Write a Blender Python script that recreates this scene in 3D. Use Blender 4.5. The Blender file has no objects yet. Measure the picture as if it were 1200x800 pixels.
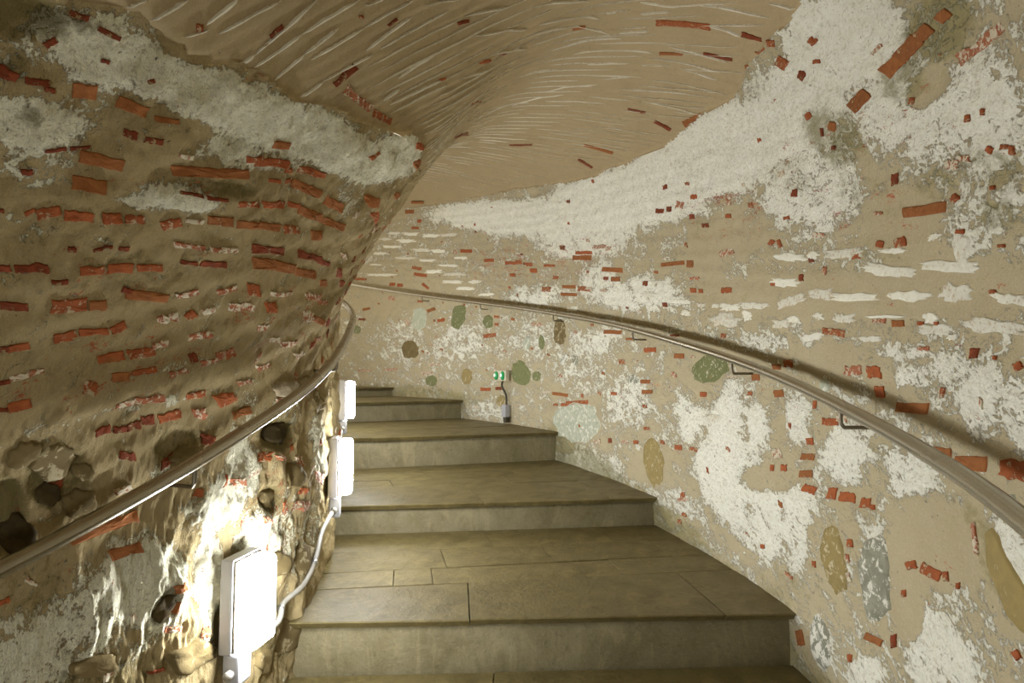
import bpy, bmesh, math, random
import numpy as np
from mathutils import Vector, Matrix
rnd = random.Random(7)
C = bpy.context.scene.collection

# ---------------------------------------------------------------- camera, world, exposure
F_PX, Y_HOR = 681.0, 438.7                       # focal length and horizon for a 1200 x 800 frame
PITCH = math.atan((Y_HOR - 400) / F_PX)
cam_data = bpy.data.cameras.new('camera'); cam = bpy.data.objects.new('camera', cam_data); C.objects.link(cam)
cam_data.sensor_width = 36.0; cam_data.lens = F_PX / 1200 * 36.0
cam_data.clip_start = 0.02; cam_data.clip_end = 100
cam.location = (0, 0, 0); cam.rotation_euler = (math.pi / 2 + PITCH, 0, 0)
bpy.context.scene.camera = cam
world = bpy.data.worlds.new('world'); bpy.context.scene.world = world; world.use_nodes = True
world.node_tree.nodes['Background'].inputs[0].default_value = (0.62, 0.55, 0.42, 1)
world.node_tree.nodes['Background'].inputs[1].default_value = 0.35
vs = bpy.context.scene.view_settings
vs.view_transform = 'Standard'; vs.look = 'None'; vs.gamma = 1; vs.use_curve_mapping = False
vs.exposure = 2.15
LAMP_POWER = 26.0                                # emission strength of the diffusers

# ---------------------------------------------------------------- plan of the winding stair
KS = np.array([-2.5, -1.5, -.75, 0, .75, 1.5, 2.5, 3.5, 5.0, 8.0])
PH = np.array([-0.7791, -0.4413, -0.1759, 0.019, 0.2058, 0.2464, 0.3384, 0.5234, 0.6524, 0.78])
ZK = np.array([-0.4238, -0.2514, -0.1415, -0.0054, 0.1405, 0.2893, 0.4597, 0.6292, 0.8796, 1.4361])
WKS = np.array([-2.5, 0, 1.5, 3.5, 8.0]); WK = np.array([1.8811, 1.8335, 1.8065, 1.8536, 1.8499])
O0 = (1.0536, 2.1281)
def cub(xk, yk, x):
    n = len(xk); h = np.diff(xk); A = np.zeros((n, n)); b = np.zeros(n); A[0, 0] = A[-1, -1] = 1
    for i in range(1, n - 1):
        A[i, i-1] = h[i-1]; A[i, i] = 2*(h[i-1]+h[i]); A[i, i+1] = h[i]
        b[i] = 6*((yk[i+1]-yk[i])/h[i] - (yk[i]-yk[i-1])/h[i-1])
    M = np.linalg.solve(A, b)
    i = np.clip(np.searchsorted(xk, x) - 1, 0, n - 2); t0 = xk[i+1]-x; t1 = x-xk[i]; hi = h[i]
    return M[i]*t0**3/(6*hi) + M[i+1]*t1**3/(6*hi) + (yk[i]/hi-M[i]*hi/6)*t0 + (yk[i+1]/hi-M[i+1]*hi/6)*t1
SS = np.arange(-6.5, 9.001, .01)
xc = np.clip(SS, -2.5, 8)
ph = cub(KS, PH, xc) + np.where(SS < -2.5, (SS + 2.5) * .30, 0) + np.where(SS > 8, (SS - 8) * .05, 0)
zr = cub(KS, ZK, xc) + np.where(SS < -2.5, (SS + 2.5) * .17, 0) + np.where(SS > 8, (SS - 8) * .19, 0)
ww = cub(WKS, WK, xc)
ox = np.concatenate([[0], np.cumsum(-np.sin((ph[1:]+ph[:-1])/2) * .01)])
oy = np.concatenate([[0], np.cumsum(np.cos((ph[1:]+ph[:-1])/2) * .01)])
i0 = int(np.abs(SS).argmin()); ox += O0[0]-ox[i0]; oy += O0[1]-oy[i0]
def lerp(A, s): return np.interp(s, SS, A)
RAIL = 0.93                                      # rail height above the line of the nosings
# cross-section: across (0 inner .. 1.83 outer), height above the nosing line
PROF = np.array([(0, -.75), (0, .2), (0, .88), (.09, 1.17), (.24, 1.44), (.41, 1.69), (.56, 1.90), (.70, 2.07), (.85, 2.20),
                 (1.02, 2.29), (1.20, 2.32), (1.40, 2.29), (1.56, 2.20), (1.72, 1.99), (1.80, 1.65), (1.83, 1.3), (1.83, .2), (1.83, -.75)])
_k = np.arange(len(PROF)); _t = np.linspace(0, len(PROF)-1, 1700)
_a = cub(_k.astype(float), PROF[:, 0], _t); _h = cub(_k.astype(float), PROF[:, 1], _t)
_a = np.where(_t < 2, np.minimum(_a, .0) * 0, _a); _a = np.where(_t > 15, 1.83, np.clip(_a, 0, 1.83))
VV = np.concatenate([[0], np.cumsum(np.hypot(np.diff(_a), np.diff(_h)))])   # arc length along the section
def v_at(k): return float(np.interp(k, _t, VV))
V_IN, V_OUT, V_END = v_at(5.1), v_at(12.75), float(VV[-1])
def P(s, v, off=0.0):
    """point of the bare shell at station s, section arc v, moved off metres into the passage"""
    s = np.asarray(s, float); v = np.asarray(v, float)
    a = np.interp(v, VV, _a); h = np.interp(v, VV, _h); e = .01
    ta = np.interp(v+e, VV, _a) - np.interp(v-e, VV, _a); th = np.interp(v+e, VV, _h) - np.interp(v-e, VV, _h)
    l = np.hypot(ta, th) + 1e-9; na, nh = th/l, -ta/l                 # points into the passage
    W = lerp(ww, s); p = lerp(ph, s); nx, ny = np.cos(p), np.sin(p)   # from inner to outer
    b = W - a * W / 1.83 - na * off
    return np.stack([lerp(ox, s) - nx*b, lerp(oy, s) - ny*b, lerp(zr, s) - RAIL + h + nh*off], -1)
def nrm(s, v): 
    n = P(s, v, .01) - P(s, v, 0); return n / np.linalg.norm(n, axis=-1, keepdims=True)
def proj(Q):
    c, sn = math.cos(PITCH), math.sin(PITCH)
    d = Q[..., 1]*c + Q[..., 2]*sn; w = -Q[..., 1]*sn + Q[..., 2]*c
    dd = np.where(d > .05, d, .05)
    return np.stack([600 + F_PX*Q[..., 0]/dd, 400 - F_PX*w/dd], -1), d

# ---------------------------------------------------------------- smooth noise on arrays
def vnoise(x, y, seed):
    r = np.random.RandomState(seed); T = r.rand(256, 256)
    xi = np.floor(x).astype(int); yi = np.floor(y).astype(int); fx = x-xi; fy = y-yi
    fx = fx*fx*(3-2*fx); fy = fy*fy*(3-2*fy)
    g = lambda i, j: T[(xi+i) & 255, (yi+j) & 255]
    return (g(0, 0)*(1-fx)+g(1, 0)*fx)*(1-fy) + (g(0, 1)*(1-fx)+g(1, 1)*fx)*fy
def fbm(x, y, seed, o=4, gain=.5):
    t = 0; a = 1; n = 0
    for k in range(o):
        t = t + a*vnoise(x*2**k + 17.3*k, y*2**k + 5.1*k, seed+k); n += a; a *= gain
    return t/n

# ---------------------------------------------------------------- a strip of the shell as a relief grid
class Shell:
    def __init__(S, s_vals, v_vals, vis):
        S.s, S.v = s_vals, v_vals; S.vis = vis                     # vis: range of stations the camera can see
        S.SG, S.VG = np.meshgrid(s_vals, v_vals, indexing='ij')
        S.masks = np.zeros(S.SG.shape + (4,)); S.rel = np.zeros(S.SG.shape)
        m = (s_vals > vis[0]) & (s_vals < vis[1]); S.ci = np.where(m)[0][::6]; S.cj = np.arange(0, len(v_vals), 6)
        q, d = proj(P(S.SG[np.ix_(S.ci, S.cj)], S.VG[np.ix_(S.ci, S.cj)])); S.cq, S.cd = q, d
    def find(S, x, y):
        """station and arc of the shell point seen at photograph position x, y"""
        e = np.hypot(S.cq[..., 0]-x, S.cq[..., 1]-y) + np.where(S.cd < .3, 1e6, 0)
        near = e < max(e.min()*1.5, 14)
        dd = np.where(near, S.cd, 1e9); i, j = np.unravel_index(np.where(dd < dd.min()*1.12, e, 1e9).argmin(), e.shape)
        s, v = S.s[S.ci[i]], S.v[S.cj[j]]
        for _ in range(8):
            q, J = S.jac(s, v); dlt = np.linalg.lstsq(J, np.array([x, y]) - q, rcond=.02)[0]
            dlt = np.clip(dlt, -.15, .15); s += dlt[0]; v += dlt[1]
        s = float(np.clip(s, S.s[0], S.s[-1])); v = float(np.clip(v, S.v[0], S.v[-1]))
        return s, v
    def jac(S, s, v):
        e = .004
        Q = P(np.array([s, s+e, s-e, s, s]), np.array([v, v, v, v+e, v-e])); q, d = proj(Q)
        return q[0], np.stack([(q[1]-q[2])/(2*e), (q[3]-q[4])/(2*e)], -1)
    def blob(S, ch, x, y, w, h, ang=0, amp=.6, soft=.95):
        s, v = S.find(x, y); q, J = S.jac(s, v); a = math.radians(ang); ca, sa = math.cos(a), math.sin(a)
        Ji = np.linalg.pinv(J, rcond=.03); ext = np.abs(Ji) @ np.array([max(w, h)]*2) * .8 + .02
        i0, i1 = np.searchsorted(S.s, [s-ext[0], s+ext[0]]); j0, j1 = np.searchsorted(S.v, [v-ext[1], v+ext[1]])
        if i1 <= i0 or j1 <= j0: return
        ds = S.SG[i0:i1, j0:j1]-s; dv = S.VG[i0:i1, j0:j1]-v
        dx = J[0, 0]*ds + J[0, 1]*dv; dy = J[1, 0]*ds + J[1, 1]*dv
        r = np.hypot((dx*ca+dy*sa)/(w/2), (-dx*sa+dy*ca)/(h/2))
        k = np.clip((1+soft/2-r)/soft, 0, 1); k = k*k*(3-2*k)
        m = S.masks[i0:i1, j0:j1, ch]
        S.masks[i0:i1, j0:j1, ch] = m + (amp - m)*k if ch == 0 else np.maximum(m, amp*k)
    def surf(S, s, v, off=0.0):
        s = np.asarray(s, float); v = np.asarray(v, float)
        fi = np.clip(np.interp(s, S.s, np.arange(len(S.s))), 0, len(S.s)-1.001); fj = np.clip(np.interp(v, S.v, np.arange(len(S.v))), 0, len(S.v)-1.001)
        i = fi.astype(int); j = fj.astype(int); a = fi-i; b = fj-j; R = S.rel
        r = (R[i, j]*(1-a)+R[i+1, j]*a)*(1-b) + (R[i, j+1]*(1-a)+R[i+1, j+1]*a)*b
        return P(s, v, r + off)
    def mesh(S, name, mat):
        Q = P(S.SG, S.VG, S.rel); n, m = S.SG.shape; me = bpy.data.meshes.new(name)
        me.vertices.add(n*m); me.vertices.foreach_set('co', Q.reshape(-1).astype(np.float32))
        I = np.arange(n*m).reshape(n, m)
        F = np.stack([I[:-1, :-1], I[:-1, 1:], I[1:, 1:], I[1:, :-1]], -1)[S.cut][:, ::-1]
        me.loops.add(F.size); me.loops.foreach_set('vertex_index', F.reshape(-1).astype(np.int32))
        me.polygons.add(len(F)); me.polygons.foreach_set('loop_start', np.arange(0, F.size, 4, dtype=np.int32))
        me.polygons.foreach_set('use_smooth', np.ones(len(F), bool))
        uv = me.uv_layers.new(name='UVMap'); L = F.reshape(-1)
        uv.data.foreach_set('uv', np.stack([S.SG.reshape(-1)[L], S.VG.reshape(-1)[L]], -1).reshape(-1).astype(np.float32))
        at = me.attributes.new('masks', 'FLOAT_COLOR', 'POINT'); at.data.foreach_set('color', S.masks.reshape(-1).astype(np.float32))
        me.update(calc_edges=True); me.validate()
        o = bpy.data.objects.new(name, me); C.objects.link(o); me.materials.append(mat); return o

# ---------------------------------------------------------------- scene helpers
def obj(name, verts, faces, mat, parent=None, smooth=False, loc=None):
    me = bpy.data.meshes.new(name); me.from_pydata([tuple(map(float, v)) for v in verts], [], faces)
    bm = bmesh.new(); bm.from_mesh(me); bmesh.ops.recalc_face_normals(bm, faces=bm.faces); bm.to_mesh(me); bm.free()
    if smooth: me.polygons.foreach_set('use_smooth', [True]*len(me.polygons))
    me.materials.append(mat); o = bpy.data.objects.new(name, me); C.objects.link(o)
    if parent: o.parent = parent
    return o
def tag(o, label, cat, group=None, kind=None):
    o['label'] = label; o['category'] = cat
    if group: o['group'] = group
    if kind: o['kind'] = kind
    return o
def empty(name, loc, rz=0):
    o = bpy.data.objects.new(name, None); o.empty_display_size = .05; o.location = tuple(loc); o.rotation_euler = (0, 0, rz); C.objects.link(o); return o
def tube(pts, r, n=12, caps=True):
    pts = np.array(pts, float); T = np.gradient(pts, axis=0); T /= np.linalg.norm(T, axis=1, keepdims=True)
    up = np.array([0, 0, 1.]); vs_, fs = [], []
    prev = None
    for p, t in zip(pts, T):
        a = np.cross(t, up) if prev is None else prev - t*np.dot(prev, t)
        if np.linalg.norm(a) < 1e-3: a = np.cross(t, [1, 0, 0])
        a /= np.linalg.norm(a); b = np.cross(t, a); prev = a
        for k in range(n):
            c, s = math.cos(2*math.pi*k/n), math.sin(2*math.pi*k/n); vs_.append(p + r*(a*c+b*s))
    for i in range(len(pts)-1):
        for k in range(n):
            k2 = (k+1) % n; fs.append((i*n+k, i*n+k2, (i+1)*n+k2, (i+1)*n+k))
    if caps: fs.append(tuple(range(n))); fs.append(tuple((len(pts)-1)*n+k for k in range(n)))
    return vs_, fs
def bevel_box(sx, sy, sz, cx=0, cy=0, cz=0, bev=.006, seg=2):
    bm = bmesh.new(); bmesh.ops.create_cube(bm, size=1)
    for v in bm.verts: v.co = Vector((v.co.x*sx+cx, v.co.y*sy+cy, v.co.z*sz+cz))
    if bev: bmesh.ops.bevel(bm, geom=bm.edges[:], offset=bev, segments=seg, affect='EDGES', profile=.6)
    vs_ = [v.co[:] for v in bm.verts]; bm.verts.index_update(); fs = [tuple(v.index for v in f.verts) for f in bm.faces]; bm.free()
    return vs_, fs
def join(*parts):
    V, F_ = [], []
    for v, f in parts:
        n = len(V); V += list(v); F_ += [tuple(i+n for i in g) for g in f]
    return V, F_

# ---------------------------------------------------------------- materials
def new_mat(name):
    m = bpy.data.materials.new(name); m.use_nodes = True; nt = m.node_tree
    return m, nt, nt.nodes['Principled BSDF']
class NT:
    def __init__(S, nt): S.nt = nt
    def n(S, t, **kw):
        x = S.nt.nodes.new(t)
        for k, v in kw.items(): setattr(x, k, v)
        return x
    def put(S, sock, v):
        if isinstance(v, bpy.types.NodeSocket): S.nt.links.new(v, sock)
        elif isinstance(v, (tuple, list)) and len(v) == 3 and sock.type == 'RGBA': sock.default_value = (*v, 1)
        else: sock.default_value = v
    def math(S, op, a, b=0.0, clamp=False):
        x = S.n('ShaderNodeMath', operation=op, use_clamp=clamp); S.put(x.inputs[0], a); S.put(x.inputs[1], b); return x.outputs[0]
    def mix(S, f, a, b, mode='MIX'):
        x = S.n('ShaderNodeMix', data_type='RGBA', blend_type=mode); S.put(x.inputs[0], f); S.put(x.inputs[6], a); S.put(x.inputs[7], b); return x.outputs[2]
    def noise(S, vec, scale, detail=4, rough=.55, dist=0.0, col=False):
        x = S.n('ShaderNodeTexNoise'); S.put(x.inputs['Vector'], vec); S.put(x.inputs['Scale'], scale); S.put(x.inputs['Detail'], detail)
        S.put(x.inputs['Roughness'], rough); S.put(x.inputs['Distortion'], dist); return x.outputs['Color' if col else 'Fac']
    def step(S, v, lo, hi):
        x = S.n('ShaderNodeMapRange', interpolation_type='SMOOTHSTEP'); S.put(x.inputs[0], v); S.put(x.inputs[1], lo); S.put(x.inputs[2], hi); return x.outputs[0]
    def mapping(S, vec, scale, loc=(0, 0, 0)):
        x = S.n('ShaderNodeMapping'); S.put(x.inputs[0], vec); x.inputs['Scale'].default_value = scale; x.inputs['Location'].default_value = loc; return x.outputs[0]
def srgb(r, g, b):
    f = lambda c: (c/255/12.92) if c/255 < .04045 else ((c/255+.055)/1.055)**2.4
    return (f(r), f(g), f(b))

def wall_material(name, mortar_a, mortar_b, white_a, white_b, dirt, red, stretch=(1, 1.6, 1), bump=.8):
    m, nt, bs = new_mat(name); T = NT(nt)
    uv = T.n('ShaderNodeTexCoord').outputs['UV']; at = T.n('ShaderNodeAttribute', attribute_name='masks')
    sep = T.n('ShaderNodeSeparateColor'); nt.links.new(at.outputs['Color'], sep.inputs[0]); W, R, D = sep.outputs
    U = T.mapping(uv, stretch); big = T.noise(U, 5, 6, .62, .4); mid = T.noise(U, 22, 5, .65, .8); fine = T.noise(uv, 90, 4, .7); grit = T.noise(uv, 380, 2, .6)
    # plaster cover: the painted amount decides how much of the ragged noise is white
    big = T.noise(U, 6, 8, .68, .9); mid = T.noise(U, 26, 6, .70, 1.0)
    k = T.math('ADD', T.math('MULTIPLY', big, .9), T.math('ADD', T.math('MULTIPLY', mid, .8), T.math('MULTIPLY', fine, .5)))
    k = T.math('ADD', k, W); wm = T.step(k, 1.58, 1.64)
    mort = T.mix(T.noise(uv, 3.2, 3, .6), mortar_a, mortar_b)
    mort = T.mix(T.math('MULTIPLY', T.step(T.noise(uv, 300, 3, .7), .50, .70), .42), mort, tuple(c*.5 for c in mortar_b))
    mort = T.mix(T.math('MULTIPLY', T.step(fine, .50, .66), .20), mort, tuple(min(1, c*1.35) for c in mortar_a))
    wh = T.mix(T.step(T.math('ADD', mid, T.math('MULTIPLY', big, .6)), .60, 1.0), white_a, white_b)
    wh = T.mix(T.math('MULTIPLY', T.step(T.noise(U, 55, 6, .78, .8), .52, .62), .50), wh, mortar_b)
    rn = T.math('ADD', T.noise(T.mapping(uv, (1, 2.4, 1), (3, 7, 0)), 30, 7, .78, 1.2), T.math('MULTIPLY', T.noise(T.mapping(uv, (.7, 2.4, 1), (1, 4, 0)), 7, 3, .5), .5))
    red_n = T.step(T.math('ADD', rn, T.math('MULTIPLY', R, .16)), .965, 1.0)
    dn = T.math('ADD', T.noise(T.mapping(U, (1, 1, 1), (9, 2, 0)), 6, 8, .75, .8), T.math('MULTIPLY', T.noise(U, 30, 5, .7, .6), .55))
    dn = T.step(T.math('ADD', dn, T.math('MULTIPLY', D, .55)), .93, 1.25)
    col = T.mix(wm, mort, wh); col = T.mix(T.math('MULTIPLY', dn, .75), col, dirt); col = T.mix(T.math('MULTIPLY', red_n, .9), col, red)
    # grimy veins that wander over plaster and mortar alike
    vein = T.step(T.noise(T.mapping(uv, (1, 1.5, 1), (13, 3, 0)), 11, 9, .82, 1.6), .53, .66)
    col = T.mix(T.math('MULTIPLY', vein, .27), col, tuple(c*1.5 for c in dirt))
    # small dark pits
    pit = T.step(T.noise(T.mapping(uv, (1, 1, 1), (5, 5, 0)), 75, 3, .6), .69, .74); col = T.mix(T.math('MULTIPLY', pit, .8), col, tuple(c*.22 for c in dirt))
    nt.links.new(col, bs.inputs['Base Color']); bs.inputs['Roughness'].default_value = .9; bs.inputs['Specular IOR Level'].default_value = .15
    rough_h = T.math('ADD', T.math('MULTIPLY', mid, .5), T.math('MULTIPLY', fine, .6))
    hgt = T.math('ADD', T.math('MULTIPLY', wm, T.math('ADD', .35, rough_h)), T.math('ADD', T.math('MULTIPLY', fine, .45), T.math('MULTIPLY', grit, .12)))
    hgt = T.math('SUBTRACT', hgt, T.math('MULTIPLY', pit, .5))
    b = T.n('ShaderNodeBump'); b.inputs['Strength'].default_value = bump; b.inputs['Distance'].default_value = .012; nt.links.new(hgt, b.inputs['Height']); nt.links.new(b.outputs[0], bs.inputs['Normal'])
    return m
def chunk_material(name, ca, cb, smear=None, smear_amt=.5, scale=40, bump=.5):
    m, nt, bs = new_mat(name); T = NT(nt); oc = T.n('ShaderNodeTexCoord').outputs['Object']
    oi = T.n('ShaderNodeObjectInfo').outputs['Random']
    a = T.noise(oc, scale, 5, .65, .3); col = T.mix(T.step(a, .3, .7), ca, cb)
    col = T.mix(T.math('MULTIPLY', oi, .35), col, tuple(c*.55 for c in cb))
    if smear: col = T.mix(T.step(T.math('ADD', T.noise(oc, scale*1.6, 5, .7, .6), T.math('MULTIPLY', oi, .12)), .72-smear_amt*.2, .78-smear_amt*.2), col, smear)
    nt.links.new(col, bs.inputs['Base Color']); bs.inputs['Roughness'].default_value = .88; bs.inputs['Specular IOR Level'].default_value = .15
    b = T.n('ShaderNodeBump'); b.inputs['Strength'].default_value = bump; b.inputs['Distance'].default_value = .006
    nt.links.new(T.noise(oc, scale*3, 5, .7), b.inputs['Height']); nt.links.new(b.outputs[0], bs.inputs['Normal']); return m
def plain(name, col, rough=.5, metal=0.0, emit=None):
    m, nt, bs = new_mat(name); T = NT(nt); oc = T.n('ShaderNodeTexCoord').outputs['Object']
    c = T.mix(T.math('MULTIPLY', T.noise(oc, 30, 4, .6), .25), col, tuple(x*.7 for x in col)); nt.links.new(c, bs.inputs['Base Color'])
    bs.inputs['Roughness'].default_value = rough; bs.inputs['Metallic'].default_value = metal
    if emit: bs.inputs['Emission Color'].default_value = (*emit[0], 1); bs.inputs['Emission Strength'].default_value = emit[1]
    return m
M = {}
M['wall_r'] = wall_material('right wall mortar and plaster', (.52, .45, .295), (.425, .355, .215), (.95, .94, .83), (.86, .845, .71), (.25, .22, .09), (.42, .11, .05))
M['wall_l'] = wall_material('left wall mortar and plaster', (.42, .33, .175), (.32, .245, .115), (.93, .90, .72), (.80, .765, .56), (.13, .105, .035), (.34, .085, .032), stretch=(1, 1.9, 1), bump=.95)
M['vault'] = wall_material('vault mortar', (.45, .355, .21), (.37, .285, .16), (.82, .80, .70), (.70, .67, .54), (.22, .17, .07), (.36, .10, .035), bump=.35)
M['brick_r'] = chunk_material('red brick', (.42, .125, .042), (.30, .078, .027), (.46, .37, .23), .45)
M['brick_o'] = chunk_material('orange brown brick', (.38, .145, .048), (.28, .10, .032), (.44, .35, .21), .12)
M['brick_d'] = chunk_material('dark red brick', (.27, .062, .024), (.17, .042, .018), (.33, .26, .13), .4)
M['brick_p'] = chunk_material('plaster smeared brick', (.42, .16, .08), (.34, .11, .05), (.62, .56, .42), 1.0)
M['white'] = chunk_material('white plaster scrap', (.90, .88, .76), (.80, .77, .63), (.56, .46, .31), .45, 60, .6)
M['joint'] = chunk_material('white joint mortar', (.90, .87, .75), (.80, .76, .62), (.55, .44, .29), .30, 50, .5)
M['green'] = chunk_material('olive green stone', (.23, .24, .105), (.17, .185, .075), (.54, .50, .36), .4, 30)
M['pale'] = chunk_material('pale green stone', (.40, .43, .31), (.52, .53, .42), (.70, .69, .58), .7, 20)
M['blue'] = chunk_material('grey blue stone', (.215, .215, .155), (.32, .315, .235), (.70, .68, .58), .9, 24)
M['ochre'] = chunk_material('ochre stone', (.37, .28, .11), (.29, .225, .09), (.55, .47, .30), .5, 26)
M['brown'] = chunk_material('brown rubble stone', (.15, .11, .045), (.22, .165, .075), (.42, .36, .22), .4, 18)
M['hollow_shade'] = chunk_material('painted hollow shade in rubble', (.035, .025, .010), (.08, .055, .02), None, 0, 20)  # near-black patches that paint the shade of hollows in the rubble
# ---------------------------------------------------------------- what is seen where (photograph positions of centres; each is set on the shell where it lies)
LB = '''94 20 24 7 15 d;130 41 30 6 25 d;61 53 16 9 -30 d;8 88 30 14 25 d;45 98 32 8 12 d;60 108 14 6 15 d;102 111 30 20 3 o;158 128 36 15 20 o;195 140 28 6 5 o;155 160 15 10 10 d;180 164 22 8 8 d;82 178 60 5 -2 d;122 192 54 15 12 o;252 203 92 12 2 o;218 183 20 7 15 p;178 96 8 5 -20 d;125 74 10 5 15 d;33 206 14 8 -5 d;107 219 42 15 8 o;37 254 14 5 -30 r;2 253 8 5 0 d;59 253 30 12 -15 r;94 255 34 12 3 r;146 258 54 12 3 r;201 262 24 12 -15 r;228 259 22 5 5 p;258 258 30 12 4 o;304 264 54 10 6 o;238 228 60 4 10 d;306 239 62 9 4 r;85 293 10 6 5 d;115 293 12 4 -10 d;127 290 11 4 0 d;146 292 12 6 0 d;244 291 80 7 4 p;16 318 60 10 -4 d;143 316 104 11 -1 r;50 315 16 10 0 d;223 309 18 5 0 d;252 310 34 8 5 d;17 361 34 10 2 d;82 358 44 15 -3 r;115 358 22 12 0 o;176 349 52 11 6 o;152 343 14 7 20 d;222 346 28 7 -15 p;268 341 26 6 -12 p;298 340 12 14 0 r;283 360 28 9 -3 p;78 395 28 8 -8 r;112 391 36 8 -5 r;141 386 20 9 -25 r;200 375 26 10 -5 p;226 371 12 10 -40 r;246 365 16 8 -15 p;238 395 28 8 -8 p;340 201 10 6 10 r;368 203 30 8 10 r;322 212 12 4 0 r;339 213 8 5 0 r;361 222 34 11 22 o;391 239 24 12 28 o;346 241 14 6 5 r;363 250 28 11 20 o;390 262 30 9 20 o;342 269 18 9 0 r;370 275 12 11 0 o;436 236 12 12 0 o;441 256 8 18 -30 r;466 229 12 8 30 o;316 293 40 10 6 d;363 300 30 8 15 d;380 308 16 6 20 d;403 300 6 6 0 p;322 311 50 13 8 o;358 320 26 10 12 o;378 331 8 8 0 o;396 319 5 12 0 d;398 331 4 8 0 d;330 344 28 5 0 p;367 347 18 9 0 p;378 353 10 6 0 p;316 359 12 12 0 r;360 370 14 12 0 p;373 375 14 8 30 o;386 378 5 9 20 d;372 397 12 5 0 p;306 382 12 8 0 p;22 409 28 9 -15 r;6 411 20 8 -5 d;75 400 24 5 -8 r;32 441 48 9 -15 p;6 451 14 6 -10 d;150 418 72 9 -10 r;132 423 20 8 -8 o;229 421 8 11 -20 d;107 457 16 18 10 r;143 443 20 12 -5 o;172 437 30 7 -12 r;264 415 22 12 -20 r;246 424 20 7 -15 p;180 470 36 8 -10 p;232 464 24 8 -10 r;263 467 20 14 -25 r;285 447 18 6 -10 p;202 489 28 11 -15 r;176 494 16 12 -10 d;160 501 18 10 -15 d;123 507 20 9 -20 d;143 505 16 8 -10 d;236 485 16 12 0 p;283 484 28 10 -15 o;151 535 19 11 3 d;243 515 13 12 10 d;145 574 22 8 -20 p;24 478 30 12 -15 r;5 482 10 5 0 d;279 565 16 9 -10 p;228 577 7 10 10 r;262 563 5 16 -5 r;127 617 92 14 -19 o;150 646 40 13 -17 o;6 705 14 8 -20 r;37 682 16 6 30 p;205 688 16 10 -20 o;199 711 10 16 5 o;203 737 24 7 0 p;238 740 8 14 0 p;183 786 18 4 -20 d;311 535 16 11 0 r;327 536 12 6 0 p;355 593 20 11 0 p;355 575 6 8 0 r;332 172 24 10 10 o;322 192 44 10 5 r;300 187 20 8 0 r;436 180 14 4 -35 r;487 168 8 8 0 r;487 191 9 10 -20 o;70 330 20 6 0 d;190 405 22 6 -10 p;212 438 24 6 -12 p;150 477 24 6 -12 p;310 430 18 7 -15 p;338 402 20 6 -10 p;350 415 12 7 -20 p;322 398 14 6 0 p;72 530 20 10 -20 d;330 470 14 8 0 p;352 540 9 12 0 p;372 560 10 14 0 p;310 610 12 8 0 p'''
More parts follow.
